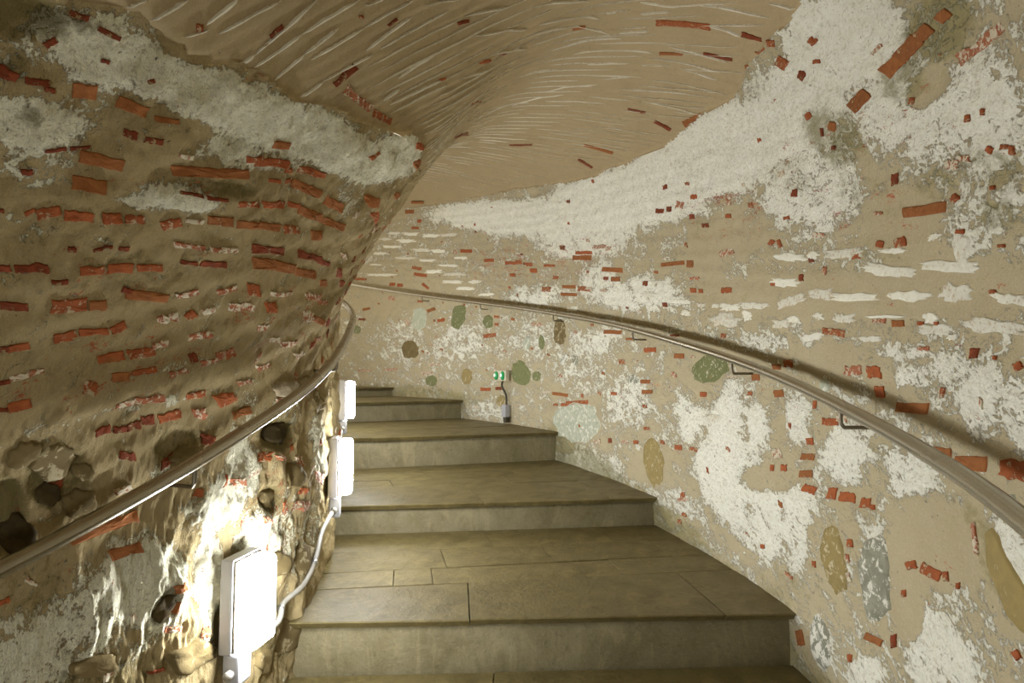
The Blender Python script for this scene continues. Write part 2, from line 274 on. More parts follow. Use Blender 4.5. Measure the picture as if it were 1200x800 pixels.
RB = '''607 307 8 5 0 r;619 310 8 4 0 r;624 317 8 5 0 r;643 311 12 3 0 r;681 302 24 6 0 o;659 290 6 6 0 d;702 289 16 5 0 p;713 291 8 6 0 p;718 316 25 6 3 o;722 327 11 6 0 o;711 326 6 4 0 d;666 336 16 4 0 o;666 345 20 4 2 o;640 339 11 6 0 r;682 338 10 6 0 r;691 339 8 5 0 p;708 340 8 4 0 p;786 309 28 5 -6 o;807 309 8 9 0 o;756 332 6 6 0 d;779 357 5 5 0 d;773 247 10 6 0 d;784 245 6 6 0 d;796 240 8 8 0 p;810 254 6 6 0 d;826 264 8 5 0 d;853 253 7 5 0 r;854 237 5 6 0 p;811 340 7 6 0 r;820 341 5 5 0 r;851 340 13 7 0 r;812 326 12 4 0 p;852 296 18 8 -15 p;847 393 6 5 0 r;719 389 20 5 2 o;739 397 9 3 0 o;790 393 12 3 0 d;1051 210 8 14 -10 d;1085 246 56 13 -8 o;1122 232 10 10 -45 r;1054 284 14 12 -20 r;1030 286 8 8 0 r;961 275 14 6 0 p;907 284 6 8 30 r;916 285 4 10 -20 r;1130 271 10 6 0 r;1177 288 8 4 0 r;1161 342 9 5 0 r;1170 219 5 5 0 r;937 225 6 10 0 d;975 389 26 9 8 r;1028 376 18 5 0 p;1050 379 14 8 0 o;1075 379 6 5 0 r;1094 379 6 5 0 r;941 325 5 8 0 d;969 317 5 9 0 p;907 333 6 4 0 r;1029 250 10 4 0 p;1050 77 26 17 -45 o;1068 57 34 17 -50 o;1085 38 22 15 -45 o;1108 18 16 12 -45 o;1011 117 26 17 -50 o;981 147 8 12 10 o;968 154 4 10 0 d;982 172 5 5 0 d;919 72 16 12 30 r;942 87 10 10 20 d;954 47 10 8 30 r;905 50 10 8 0 r;960 71 8 5 0 r;1150 52 70 16 -38 p;1184 171 8 6 0 r;1192 175 6 12 0 r;1167 174 8 8 30 r;1120 192 16 12 0 p;1137 184 16 8 0 p;1034 56 18 5 -40 p;1072 117 6 8 0 r;1140 137 5 9 0 r;1157 130 5 8 0 r;730 424 7 6 0 r;762 410 14 6 0 r;796 417 13 6 2 o;812 418 5 3 0 p;757 447 11 5 0 o;759 459 12 5 0 o;756 476 5 5 0 r;757 502 7 4 0 r;720 461 8 4 0 r;655 462 20 4 8 o;675 472 28 6 -3 r;661 474 10 4 0 r;650 474 5 3 0 r;639 459 10 3 0 p;715 516 4 6 0 d;745 518 6 5 0 r;775 518 5 5 0 r;794 524 8 6 0 r;812 526 11 5 12 r;732 517 8 4 0 p;700 517 8 5 0 p;800 580 5 8 0 r;800 585 14 4 0 p;824 462 8 6 0 r;885 442 11 8 0 o;857 441 12 3 0 p;878 461 5 5 0 r;910 430 9 7 0 o;922 426 9 9 0 r;911 461 11 9 -5 o;951 474 5 10 0 r;996 434 18 11 0 p;1021 436 15 15 0 r;1026 459 10 14 0 r;971 494 20 9 0 r;985 490 12 8 0 p;1063 478 40 13 3 o;1140 414 9 12 0 d;1164 419 4 5 0 r;1191 429 9 9 60 r;1100 460 5 13 10 r;1080 408 16 5 0 p;946 517 8 8 0 r;909 531 10 11 0 p;945 535 15 8 3 o;944 555 15 9 0 o;949 573 14 9 20 r;918 548 8 8 0 r;974 578 11 14 5 r;991 582 18 12 8 r;1010 589 10 12 0 r;1018 594 6 6 0 r;1099 530 22 12 10 o;1131 543 38 18 2 o;1184 551 38 24 12 r;905 548 4 8 0 r;1138 630 6 40 2 p;1064 662 12 10 -10 r;1086 670 26 14 28 r;1104 675 6 12 0 r;1120 686 5 8 0 r;1056 695 5 9 0 r;1022 749 24 9 25 o;1046 751 6 16 -15 d;997 771 5 10 0 r;939 747 8 20 -10 o;995 636 6 10 0 r;994 654 4 10 0 p;994 676 4 12 0 p;955 661 4 8 0 r;1190 767 8 12 -30 r;801 603 5 5 0 r;796 611 5 5 0 r;895 640 5 5 0 r;423 327 14 3 0 r;488 314 12 4 12 r;492 322 16 4 8 r;459 333 7 4 0 r;468 334 7 4 0 r;492 353 7 3 0 r;429 362 9 3 -12 o;505 363 10 4 -20 o;516 375 9 4 -8 r;424 374 8 3 0 d;574 393 16 5 -8 r;582 371 6 3 0 r;582 380 5 3 0 r;569 456 11 4 0 r;584 455 9 4 -5 d;477 377 5 8 0 p;628 380 13 4 0 p;642 311 12 3 0 r;618 309 8 3 0 r;625 317 8 4 0 r;597 308 12 4 0 r;573 305 12 4 0 r;458 349 8 6 0 p;498 335 10 3 40 r;510 427 14 4 -5 p;458 433 18 3 0 p;427 434 16 3 0 p;500 437 16 4 0 p;683 296 20 4 0 r;559 477 6 4 0 p;489 237 14 3 0 o;480 248 11 5 0 o;492 259 5 4 0 r;487 267 9 3 0 r;546 294 14 4 0 r;534 295 6 4 0 p;835 441 8 4 0 p;690 340 6 3 0 r;650 325 7 4 0 r;600 322 6 4 0 r'''
VB = '''800 29 66 7 4 r;880 44 26 5 15 d;811 144 24 14 -25 o;893 64 14 12 -20 r;878 82 10 14 -20 o;840 67 36 4 12 d;785 65 28 3 2 o;745 131 22 3 12 d;775 148 22 4 28 d;679 34 16 3 -8 o;700 175 36 3 15 o;685 192 20 3 30 d;610 170 28 2 0 d;408 91 34 8 -42 d;424 119 38 11 38 p;452 140 24 9 28 r;427 22 5 3 0 r;522 95 8 3 -20 r;570 73 14 3 -15 r;326 38 20 5 -40 d;545 28 14 3 -15 d;591 64 10 2 0 d;235 34 9 11 0 r;820 145 6 6 0 r;463 28 14 3 -40 d;530 172 18 3 -15 d;560 120 16 2 -12 o'''
# white plaster scraps on the right wall
RW = '''930 301 34 9 0;955 298 12 9 0;988 297 40 13 -5;1037 316 56 13 8;920 331 32 10 0;965 345 34 12 0;1000 348 50 10 0;1063 347 50 12 0;1118 342 34 19 0;1180 350 44 12 10;927 353 34 11 -20;914 379 18 11 0;931 374 13 8 0;959 370 12 8 0;988 373 22 12 0;1035 371 42 4 0;1088 373 18 12 0;1092 386 38 12 0;1163 382 76 16 5;950 395 26 8 -10;1018 397 26 7 0;1114 395 12 7 0;1110 312 70 14 3;1130 290 16 46 0;1097 277 16 7 -20;1045 294 28 7 0;821 357 10 5 0;838 358 8 5 0;855 360 22 9 0;883 358 34 7 0;802 366 11 7 0;792 353 32 5 0;848 375 34 14 0;875 370 10 12 0;462 273 14 3 0;482 274 20 4 0;505 276 20 4 0;526 275 20 4 -5;452 280 14 3 0;476 282 20 4 0;494 293 20 4 0;514 294 16 4 0;460 289 22 3 0;525 311 22 3 0;508 318 20 4 0;532 321 24 4 0;447 322 34 3 0;530 330 22 4 0;475 302 26 3 0;445 297 16 3 0;440 310 16 2 0;500 305 20 3 0;545 338 20 4 0;570 345 18 3 0;540 302 16 3 0;555 330 16 4 0;835 490 22 8 0;670 362 14 5 0;760 345 16 7 0;770 330 18 4 0'''
# masks: channel x y w h angle amount ; channel 0 white cover, 1 red crumbs, 2 dirt and the shade painted into hollows
RM = '''0 600 255 130 36 0 .78;0 700 240 120 70 -12 .80;0 790 205 120 80 -30 .82;0 860 170 90 90 0 .82;0 930 130 110 100 -40 .75;0 990 40 130 90 0 .80;0 1070 130 120 100 0 .66;0 950 225 110 80 0 .66;0 1150 130 120 130 0 .66;0 680 285 90 34 0 .66;0 560 252 110 26 0 .76;0 745 345 90 36 0 .66;0 700 330 40 40 0 .62;0 630 345 70 20 0 .60;0 840 285 90 50 -20 .30;0 880 345 150 40 0 .30;0 1010 335 260 30 0 .22;0 1060 275 70 60 0 .15;0 1060 245 80 40 0 .15;0 1000 360 340 24 0 .26;0 1145 468 44 84 5 .66;0 1190 480 40 70 0 .62;0 1067 440 34 24 0 .62;0 808 485 34 60 0 .66;0 850 500 38 100 5 .68;0 887 499 26 48 0 .66;0 932 490 24 60 0 .64;0 988 535 54 60 0 .68;0 932 597 34 60 0 .66;0 937 640 22 50 0 .62;0 850 550 70 70 0 .70;0 880 590 80 60 0 .66;0 898 625 50 60 0 .62;0 1061 564 44 100 -20 .68;0 1025 670 26 90 0 .60;0 1078 744 50 90 -30 .66;0 1110 777 90 60 0 .62;0 1016 788 40 40 0 .62;0 965 756 22 50 0 .62;0 735 470 50 60 0 .56;0 700 545 110 26 12 .62;0 780 580 90 26 30 .56;0 1180 640 40 90 -30 .66;0 680 430 60 60 0 .52;0 620 400 60 60 0 .52;0 540 400 60 40 0 .56;0 470 400 50 50 0 .52;0 520 420 40 30 0 .5;0 570 480 40 20 0 .55;0 700 400 60 30 0 .56;0 900 400 60 20 0 .55;0 1050 410 60 16 0 .56;0 1110 430 50 30 0 .56;0 1130 290 20 60 0 .6;0 1180 240 50 60 0 .56;0 1090 100 30 50 40 .2;0 1190 40 40 80 0 .5;0 820 440 50 60 0 .35;0 900 560 60 30 0 .35;0 1090 640 110 70 0 .10;0 1080 600 80 40 0 .30;0 1060 720 30 60 0 .2;0 970 420 60 30 0 .25;0 760 550 60 40 0 .35;0 480 340 120 50 0 .36;0 440 350 50 40 0 .35;1 850 250 120 80 0 .75;1 1020 250 120 60 0 .70;1 950 190 140 100 0 .60;1 1080 140 160 110 0 .65;1 660 310 120 50 0 .80;1 590 310 90 50 0 .85;1 1100 340 200 60 0 .50;1 700 465 260 60 0 .45;1 520 410 200 80 0 .50;1 820 540 100 60 0 .45;1 1120 430 160 60 0 .5;1 1130 700 160 120 0 .35;1 900 500 160 100 0 .4;2 1100 30 90 80 -45 .85;2 1060 90 60 60 -45 .7;2 980 160 60 90 -50 .75;2 1160 200 90 60 0 .6;2 1100 215 60 40 0 .6;2 1010 215 60 60 0 .45;2 1180 250 70 40 0 .55;2 1020 300 70 20 0 .4;2 880 100 60 40 0 .5;2 510 150 30 80 30 .5;2 650 535 160 26 20 .5;2 480 462 160 22 6 .7;2 900 700 90 80 45 .45;2 700 380 60 14 10 .2;2 1150 640 30 160 -25 .5;2 930 210 60 50 0 .4'''
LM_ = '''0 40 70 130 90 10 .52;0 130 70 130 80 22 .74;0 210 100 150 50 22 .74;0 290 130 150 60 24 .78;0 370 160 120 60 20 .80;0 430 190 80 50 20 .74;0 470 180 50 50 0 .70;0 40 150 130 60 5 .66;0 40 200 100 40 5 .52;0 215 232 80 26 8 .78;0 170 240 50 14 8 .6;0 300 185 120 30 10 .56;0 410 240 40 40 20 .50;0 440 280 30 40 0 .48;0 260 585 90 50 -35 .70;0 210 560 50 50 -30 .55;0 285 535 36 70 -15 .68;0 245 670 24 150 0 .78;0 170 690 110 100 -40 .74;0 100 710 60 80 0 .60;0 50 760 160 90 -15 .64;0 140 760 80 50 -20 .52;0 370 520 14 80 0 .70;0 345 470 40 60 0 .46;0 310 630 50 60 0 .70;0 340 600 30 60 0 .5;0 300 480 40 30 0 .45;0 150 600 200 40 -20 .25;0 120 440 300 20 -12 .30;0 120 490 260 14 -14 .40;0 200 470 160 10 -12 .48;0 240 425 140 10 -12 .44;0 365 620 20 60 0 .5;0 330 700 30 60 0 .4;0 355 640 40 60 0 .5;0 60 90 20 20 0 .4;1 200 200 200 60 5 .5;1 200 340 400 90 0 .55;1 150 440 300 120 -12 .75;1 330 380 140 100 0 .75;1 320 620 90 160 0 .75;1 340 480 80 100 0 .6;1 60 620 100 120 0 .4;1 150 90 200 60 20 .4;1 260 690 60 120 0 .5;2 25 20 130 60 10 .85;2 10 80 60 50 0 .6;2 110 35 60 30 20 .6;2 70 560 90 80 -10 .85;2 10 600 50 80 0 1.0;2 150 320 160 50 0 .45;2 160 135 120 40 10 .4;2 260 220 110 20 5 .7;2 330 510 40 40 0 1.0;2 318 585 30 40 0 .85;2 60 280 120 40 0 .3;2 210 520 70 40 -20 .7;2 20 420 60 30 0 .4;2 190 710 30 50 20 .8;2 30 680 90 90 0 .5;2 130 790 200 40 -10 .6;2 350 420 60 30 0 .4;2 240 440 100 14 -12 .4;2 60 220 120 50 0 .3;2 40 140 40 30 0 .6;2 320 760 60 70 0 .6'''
# stones and painted hollow shade: surface x y w h angle material label
ST = '''R 491 373 17 29 2 pale;R 537 371 16 30 14 green;R 572 377 12 15 0 green;R 634 401 7 17 0 green;R 617 402 9 16 15 pale;R 660 421 8 14 20 blue;R 673 422 8 12 -25 blue;R 609 437 22 28 -10 green;R 628 441 9 12 10 green;R 418 386 9 10 0 green;R 831 432 42 32 -25 green;R 675 495 54 44 10 pale;R 765 541 22 58 -8 ochre;R 587 470 12 14 10 ochre;R 548 441 13 18 0 ochre;R 505 446 14 12 0 green;R 655 388 14 30 0 brown;R 480 410 20 20 0 brown;R 977 655 26 82 -10 ochre;R 1024 678 34 104 -4 blue;R 963 752 24 62 -8 blue;R 1180 680 32 130 -22 ochre;R 743 444 14 10 0 blue;R 965 452 12 16 0 pale;R 1178 596 18 34 0 pale;L 336 455 30 18 -10 pale2;L 22 632 44 50 -30 hole;L 330 507 24 26 0 hole;L 190 712 17 36 20 hole;L 318 585 18 22 0 brown;L 65 545 54 40 -25 brown;L 95 590 38 28 -20 brown;L 30 535 44 26 -25 brown;L 100 555 22 20 0 brown;L 60 580 32 26 0 hole;L 358 452 22 26 10 brown;L 345 558 20 30 0 brown;L 370 470 12 26 0 brown;L 330 660 22 30 0 brown;L 222 770 60 30 -20 brown;L 300 700 30 40 0 brown;L 360 655 16 40 0 brown;L 110 780 60 24 -10 brown;L 310 775 26 30 0 brown;L 340 745 24 44 0 brown;L 218 535 40 22 -25 brown'''
M['pale2'] = chunk_material('pale rubble stone', (.36, .29, .18), (.45, .38, .26), (.56, .50, .38), .4, 16)
# joint ridges that stand out on the vault (ends in the photograph)
VJ = '''150 10 172 0;178 26 222 0;243 30 280 0;218 44 246 36;257 41 332 2;282 79 300 66;300 67 375 2;300 81 356 42;356 42 425 2;325 96 359 66;359 66 400 35;368 72 430 36;430 36 490 2;432 61 487 22;450 60 530 15;356 116 382 98;382 98 442 66;431 9 455 1;470 94 512 67;450 121 472 106;460 125 525 94;475 78 582 53;632 32 705 24;710 18 722 17;750 18 785 15;725 40 760 38;605 52 717 44;643 61 728 47;672 64 765 65;688 77 738 77;750 79 785 79;607 91 655 82;830 31 867 44;750 5 795 10;782 56 850 75;760 71 842 86;800 84 840 95;705 94 738 92;725 106 807 112;712 150 760 160;540 95 580 80;490 150 520 132;530 110 590 94;520 140 560 128;560 140 620 122;640 108 700 100;600 125 660 112;530 165 600 150;600 152 680 150;640 168 720 180;540 190 640 180;520 205 600 198;560 215 640 208;625 10 690 4;500 8 540 2;545 22 600 10;560 45 620 36;570 68 620 58;585 76 640 66;820 8 900 22;900 5 930 12;760 95 850 112;750 120 830 140;640 130 720 132;690 142 770 165'''
def rows(t): return [r.split() for r in t.replace('\n', '').split(';') if r.strip()]

# ---------------------------------------------------------------- the shell: two walls and the vault
def stations(a, b, lo, hi, fine, coarse):
    out = [a]
    while out[-1] < b: out.append(out[-1] + (fine if lo <= out[-1] <= hi else coarse))
    return np.array(out)
LW = Shell(stations(-6.3, 5.0, -2.6, 2.6, .008, .03), np.arange(0, V_IN+.22, .009), (-2.45, 2.35))
RWL = Shell(stations(-6.3, 9.0, -1.5, 2.5, .009, .016), np.arange(V_OUT-.28, V_END, .009), (-1.6, 8.2))
CE = Shell(stations(-6.3, 9.0, -2.8, 2.5, .010, .018), np.arange(V_IN-.12, V_OUT+.14, .012), (-2.7, 6.5))

FULL = Shell(np.arange(-2.6, 8.4, .03), np.arange(0, V_END, .03), (-2.55, 8.2)); INN = Shell(np.arange(-2.6, 3, .03), np.arange(0, v_at(8.5), .03), (-2.55, 2.6))
_i = np.array(sorted(INN.find(*p) for p in ((120, 5), (177, 27), (227, 67), (280, 80), (340, 117), (400, 133), (453, 158), (485, 158), (497, 178), (488, 200), (470, 228))))
_o = np.array(sorted(FULL.find(*p) for p in ((930, 10), (880, 75), (860, 110), (820, 135), (770, 175), (700, 205), (650, 215), (600, 222), (545, 233), (500, 241))))
def vb_in(s): return np.interp(s, _i[:, 0], _i[:, 1]) + .05*(fbm(s*4, s*0+.5, 71, 5, .6)-.5)
def vb_out(s): return np.interp(s, _o[:, 0], _o[:, 1]) + .07*(fbm(s*4, s*0+2.5, 72, 5, .6)-.5)
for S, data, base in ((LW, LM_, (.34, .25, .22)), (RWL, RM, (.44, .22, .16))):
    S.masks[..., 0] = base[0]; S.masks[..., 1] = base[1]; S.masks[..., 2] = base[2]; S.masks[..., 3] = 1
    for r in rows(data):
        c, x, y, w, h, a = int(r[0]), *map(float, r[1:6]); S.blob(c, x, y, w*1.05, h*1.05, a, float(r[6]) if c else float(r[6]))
CE.masks[..., 0] = .05; CE.masks[..., 1] = .05; CE.masks[..., 2] = .22; CE.masks[..., 3] = 1
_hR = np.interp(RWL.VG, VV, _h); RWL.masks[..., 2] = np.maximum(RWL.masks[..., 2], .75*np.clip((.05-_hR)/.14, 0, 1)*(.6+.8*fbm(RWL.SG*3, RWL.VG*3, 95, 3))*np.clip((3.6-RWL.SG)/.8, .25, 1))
# left wall relief: flat mortar courses above the rail, rough rubble below it
s, v = LW.SG, LW.VG; hh = np.interp(v, VV, _h)
low = np.clip((1.0-hh)/.35, 0, 1); top = np.clip((v-(V_IN-.35))/.2, 0, 1)
crs = .5+.5*np.cos((v + .02*fbm(s*1.5, v*2, 5))*2*math.pi/.085)
LW.rel = .035*(fbm(s*1.2, v*1.5, 11, 3)-.5) + (.014+.022*low+.016*top)*(fbm(s*5, v*7, 21, 5, .55)-.5)*2 \
    + .0045*(crs-.5)*(1-low)*(1-top) + .006*(fbm(s*22, v*30, 31, 3)-.5)*(.5+low)
rock = 1-np.abs(2*fbm(s*3.2, v*3.8, 41, 3)-1); LW.rel += low*.035*(rock-.75)
LW.rel += .010*np.clip((LW.masks[..., 0]-.45)*4, 0, 1)*fbm(s*14, v*18, 51, 4)*1.3
LW.rel -= .02*np.clip((LW.masks[..., 2]-.6)*3, 0, 1)
s, v = RWL.SG, RWL.VG
crs = .5+.5*np.cos(v*2*math.pi/.08)
hh = np.interp(v, VV, _h)
RWL.rel = .03*(fbm(s*1.1, v*1.3, 12, 3)-.5) + .010*(fbm(s*5, v*6, 22, 4)-.5)*2 + .003*(crs-.5)*np.clip((hh-1)/.3, 0, 1) + .004*(fbm(s*24, v*28, 32, 3)-.5)
RWL.rel += .012*np.clip((RWL.masks[..., 0]-.45)*4, 0, 1)*fbm(s*12, v*15, 52, 4)
RWL.rel += .007*(fbm(s*38, v*44, 92, 2)-.5)*np.clip((RWL.masks[..., 0]-.3)*3, .2, 1)
s, v = LW.SG, LW.VG; LW.rel += .006*(fbm(s*38, v*50, 93, 2)-.5)
s, v = CE.SG, CE.VG
PITCHC = .11
_fv = np.arange(0, 8, .01); _ff = np.concatenate([[0], np.cumsum(np.clip(-3.0*(_fv[1:]-3.48), -2.2, 2.1)*.01)]); _ff -= np.interp(3.48, _fv, _ff)
def arch(c, v): return np.interp(v, _fv, _ff)*(1+.22*np.clip(c, 0, 3.5))   # each ring of the vault bows up the stair towards the crown
wav = s - np.interp(v, _fv, _ff)*(1+.22*np.clip(s, 0, 3.5)) + .02*(fbm(s*2, v*2.2, 61, 3)-.5)
CE.rel = .02*(fbm(s*1.5, v*1.5, 13, 3)-.5) + .0050*np.abs(np.sin(wav*math.pi/PITCHC)) + .004*(fbm(s*18, v*10, 33, 3)-.5)
# the vault meets the walls behind their plaster edge
VI, VO = vb_in(CE.s)[:, None], vb_out(CE.s)[:, None]
eb = np.clip((VI+.005-v)/.03, 0, 1) + np.clip((v-VO+.005)/.03, 0, 1); CE.rel -= eb*.04 + .010

LW.cut = LW.VG[:-1, :-1] < vb_in(LW.s)[:-1, None]; RWL.cut = RWL.VG[:-1, :-1] > vb_out(RWL.s)[:-1, None]
CE.cut = (CE.VG[:-1, :-1] > vb_in(CE.s)[:-1, None]-.03) & (CE.VG[:-1, :-1] < vb_out(CE.s)[:-1, None]+.03)
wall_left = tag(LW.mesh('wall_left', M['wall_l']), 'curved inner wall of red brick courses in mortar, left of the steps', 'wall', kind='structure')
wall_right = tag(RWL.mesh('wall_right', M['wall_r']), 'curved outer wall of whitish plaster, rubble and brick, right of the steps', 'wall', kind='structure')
ceiling = tag(CE.mesh('ceiling', M['vault']), 'winding brick vault with thin white mortar joints over the steps', 'ceiling', kind='structure')
shells = {'L': (LW, wall_left), 'R': (RWL, wall_right), 'V': (CE, ceiling)}

# ---------------------------------------------------------------- bricks, stones and plaster scraps, each a piece of its own
def piece(S, parent, name, x, y, w, h, ang, mat, th=.005, rag=.10, sq=4.0, n=14, seed=0, label=None):
    r = random.Random(seed); s, v = S.find(x, y); q, J = S.jac(s, v)
    U, D, Vt = np.linalg.svd(J); Ji = Vt.T @ np.diag([1/max(d, D[0]*.06) for d in D]) @ U.T
    a = math.radians(ang); ca, sa = math.cos(a), math.sin(a); out = []
    sz = min(w, h)
    if name == 'brick':                       # four ragged sides
        n = 18; L = []
        for (x0, y0), (x1, y1), m in (((-1, -1), (1, -1), 6), ((1, -1), (1, 1), 3), ((1, 1), (-1, 1), 6), ((-1, 1), (-1, -1), 3)):
            for k in range(m):
                t = (k + (.35*(r.random()-.5) if k else 0))/m; L.append((x0+(x1-x0)*t, y0+(y1-y0)*t))
        sk = rag*1.2*(r.random()-.5)
        for X, Y in L:
            jx, jy = rag*1.3*sz*(r.random()-.5), rag*1.5*sz*(r.random()-.5)
            out.append((X*w/2*(1-.04*r.random())+jx+sk*Y*h, Y*h/2*(1-.10*r.random())+jy))
    else:
      for k in range(n):
        t = 2*math.pi*(k+.3*r.random())/n; c, sn = math.cos(t), math.sin(t)
        m = (abs(c)**sq + abs(sn)**sq)**(-1/sq); m *= 1 + rag*(r.random()-.5)*2*(1 if w < 3*h else .8)
        out.append((c*m*w/2, sn*m*h/2 + rag*.35*sz*(r.random()-.5)))
    def ring(f, off):
        pts = []
        for dx, dy in out:
            dx, dy = dx*f, dy*f; d = Ji @ np.array([dx*ca-dy*sa, dx*sa+dy*ca]); pts.append((s+d[0], v+d[1]))
        p = np.array(pts); lo, hi = S.v[0], S.v[-1]
        return S.surf(p[:, 0], np.clip(p[:, 1], lo, hi), off)
    A, B, Cc, Dd = ring(1.03, -.004), ring(.96, th*.75), ring(.80, th), ring(.4, th*(1+.25*r.random()))
    mid = S.surf(np.array([s]), np.array([v]), th); V = np.concatenate([A, B, Cc, Dd, mid]); F_ = []
    for b in range(3):
        for k in range(n): k2 = (k+1) % n; F_.append((b*n+k, b*n+k2, (b+1)*n+k2, (b+1)*n+k))
    F_ += [(3*n+k, 3*n+(k+1) % n, 4*n) for k in range(n)]
    org = V.mean(0); o = obj(name, V-org, F_, mat, parent, name != 'brick'); o.location = tuple(org)
    if label: o['label'] = label
    return o
KIND = {'r': 'brick_r', 'o': 'brick_o', 'd': 'brick_d', 'p': 'brick_p'}
sd = 100
for key, data in (('L', LB), ('R', RB), ('V', VB)):
    S, par = shells[key]
    for r_ in rows(data):
        x, y, w, h, a = map(float, r_[:5]); sd += 1; c = r_[5]
        rag = {'r': .12, 'o': .06, 'd': .16, 'p': .22}[c]
        if w > 44 and h < 14 and c != 'o' and key == 'L':          # long runs are several bricks in a row
            k = int(round(w/34)); step = w/k; ca, sa = math.cos(math.radians(a)), math.sin(math.radians(a))
            for j in range(k):
                t = (j-(k-1)/2)*step; piece(S, par, 'brick', x+t*ca, y+t*sa, step*.9, h*(.8+.35*rnd.random()), a, M[KIND[c]], .004, rag, 5, 14, sd*10+j)
        else: piece(S, par, 'brick', x, y, w, h, a, M[KIND[c]], .004, rag, 5, 14, sd)
# smaller broken bricks that peep out along the courses between the larger ones
def scatter(S, par, n, sr, hr, pitch, wmm, hmm, kinds, seed, gap):
    r = random.Random(seed); q0 = [c.location for c in par.children]; pts = np.array([tuple(c) for c in q0]); k = 0; tries = 0
    side = -1 if S is LW else 1
    while k < n and tries < 4000:
        tries += 1; s = r.uniform(*sr); h = r.uniform(*hr); h = round(h/pitch)*pitch + r.uniform(-.008, .008)
        v = float(np.interp(h, _h[:700], VV[:700])) if side < 0 else float(np.interp(-h, -_h[1000:], VV[1000:]))
        p3 = S.surf(np.array([s]), np.array([v]), 0)[0]; w = r.uniform(*wmm); hh_ = r.uniform(*hmm)
        if np.min(np.linalg.norm(pts-p3, axis=1)) < gap + w*.5: continue
        q, d = proj(p3[None]); x, y = q[0]
        if not (-20 < x < 1220 and -20 < y < 820) or d[0] < .4: continue
        pts = np.vstack([pts, p3]); k += 1; n_ = 14; V = []; jit = lambda m: m*(r.random()-.5); L = []
        for (x0, y0), (x1, y1), m in (((-1, -1), (1, -1), 4), ((1, -1), (1, 1), 3), ((1, 1), (-1, 1), 4), ((-1, 1), (-1, -1), 3)):
            for j in range(m): L.append((x0+(x1-x0)*j/m, y0+(y1-y0)*j/m))
        L = [(a*w/2+jit(hh_*.3), b*hh_/2+jit(hh_*.4)) for a, b in L]
        for f, off in ((1.03, -.004), (.92, .003), (.6, .004)):
            V.append(S.surf(np.array([s+a*f for a, b in L]), np.array([v+b*f for a, b in L]), off))
        V.append(S.surf(np.array([s]), np.array([v]), .004)); V = np.concatenate(V); F_ = []
        for b in range(2):
            for j in range(n_): F_.append((b*n_+j, b*n_+(j+1) % n_, (b+1)*n_+(j+1) % n_, (b+1)*n_+j))
        F_ += [(2*n_+j, 2*n_+(j+1) % n_, 3*n_) for j in range(n_)]
        org = V.mean(0); o = obj('brick', V-org, F_, M[r.choice(kinds)], par); o.location = tuple(org)
scatter(LW, wall_left, 75, (-2.3, 2.2), (.95, 1.55), .085, (.03, .13), (.016, .032), ['brick_d', 'brick_p', 'brick_p', 'brick_r'], 301, .055)
scatter(LW, wall_left, 22, (-1.9, 1.8), (.2, .9), .085, (.02, .06), (.018, .035), ['brick_p', 'brick_r'], 302, .07)
scatter(RWL, wall_right, 45, (-1.0, 6.5), (1.0, 1.9), .08, (.015, .06), (.012, .026), ['brick_d', 'brick_p', 'brick_r', 'brick_r'], 303, .06)
scatter(RWL, wall_right, 45, (-.4, 6.8), (.1, .95), .08, (.02, .07), (.014, .028), ['brick_o', 'brick_p', 'brick_r'], 304, .08)
for r_ in rows(RW):
    x, y, w, h, a = map(float, r_[:5]); sd += 1
    piece(RWL, wall_right, 'plaster_scrap', x, y, w, h, a, M['white'], .0035, .34, 3.4, 24, sd)
LBL = {'green': 'olive green stone', 'pale': 'pale green stone', 'blue': 'grey blue stone', 'ochre': 'ochre stone', 'brown': 'brown rubble stone', 'hollow_shade': 'painted hollow shade in rubble stone', 'pale2': 'pale beige rubble stone'}
for r_ in rows(ST):
    S, par = shells[r_[0]]; x, y, w, h, a = map(float, r_[1:6]); sd += 1
    piece(S, par, 'stone', x, y, w, h, a, M[r_[6]], .005 if r_[0] == 'R' else .009, .11 if r_[0] == 'R' else .16, 2.3, 20, sd, LBL[r_[6]])  # the near-black pieces are painted shade of hollows, the others stones

# ---------------------------------------------------------------- joint ridges of the vault
def ridge(s0, v0, s1, v1, wd, th, seed, c=None):
    r = random.Random(seed); n = 8 if c is None else 10; V, F_ = [], []
    for i in range(n+1):
        t = i/n; s = s0+(s1-s0)*t + .003*(r.random()-.5); v = v0+(v1-v0)*t
        if c is not None: s = c + float(arch(c, v)) + .006*(r.random()-.5)
        e = min(1, 5*t+.25, 5*(1-t)+.25); w_ = wd*e*(.7+.6*r.random())
        V += [CE.surf(s-w_, v, -.003), CE.surf(s-w_*.4, v, th*e), CE.surf(s+w_*.5, v, th*e*.9), CE.surf(s+w_, v, -.003)]
    for i in range(n):
        for k in range(3): F_.append((4*i+k, 4*i+k+1, 4*i+5+k, 4*i+4+k))
    F_ += [(0, 1, 2, 3), tuple(4*n+k for k in range(4))]
    V = np.array(V); org = V.mean(0); o = obj('mortar_joint', V-org, F_, M['joint'], ceiling); o.location = tuple(org)
for r_ in rows(VJ):
    x0, y0, x1, y1 = map(float, r_[:4]); s0, v0 = CE.find(x0, y0); s1, v1 = CE.find(x1, y1)
    if abs(s1-s0) > .5 or abs(v1-v0) > 1.2: continue
    sd += 1; ridge(s0, v0, s1, v1, .0095 if x0 < 470 else .0075, .006, sd)
nj = 0; cc = -.9
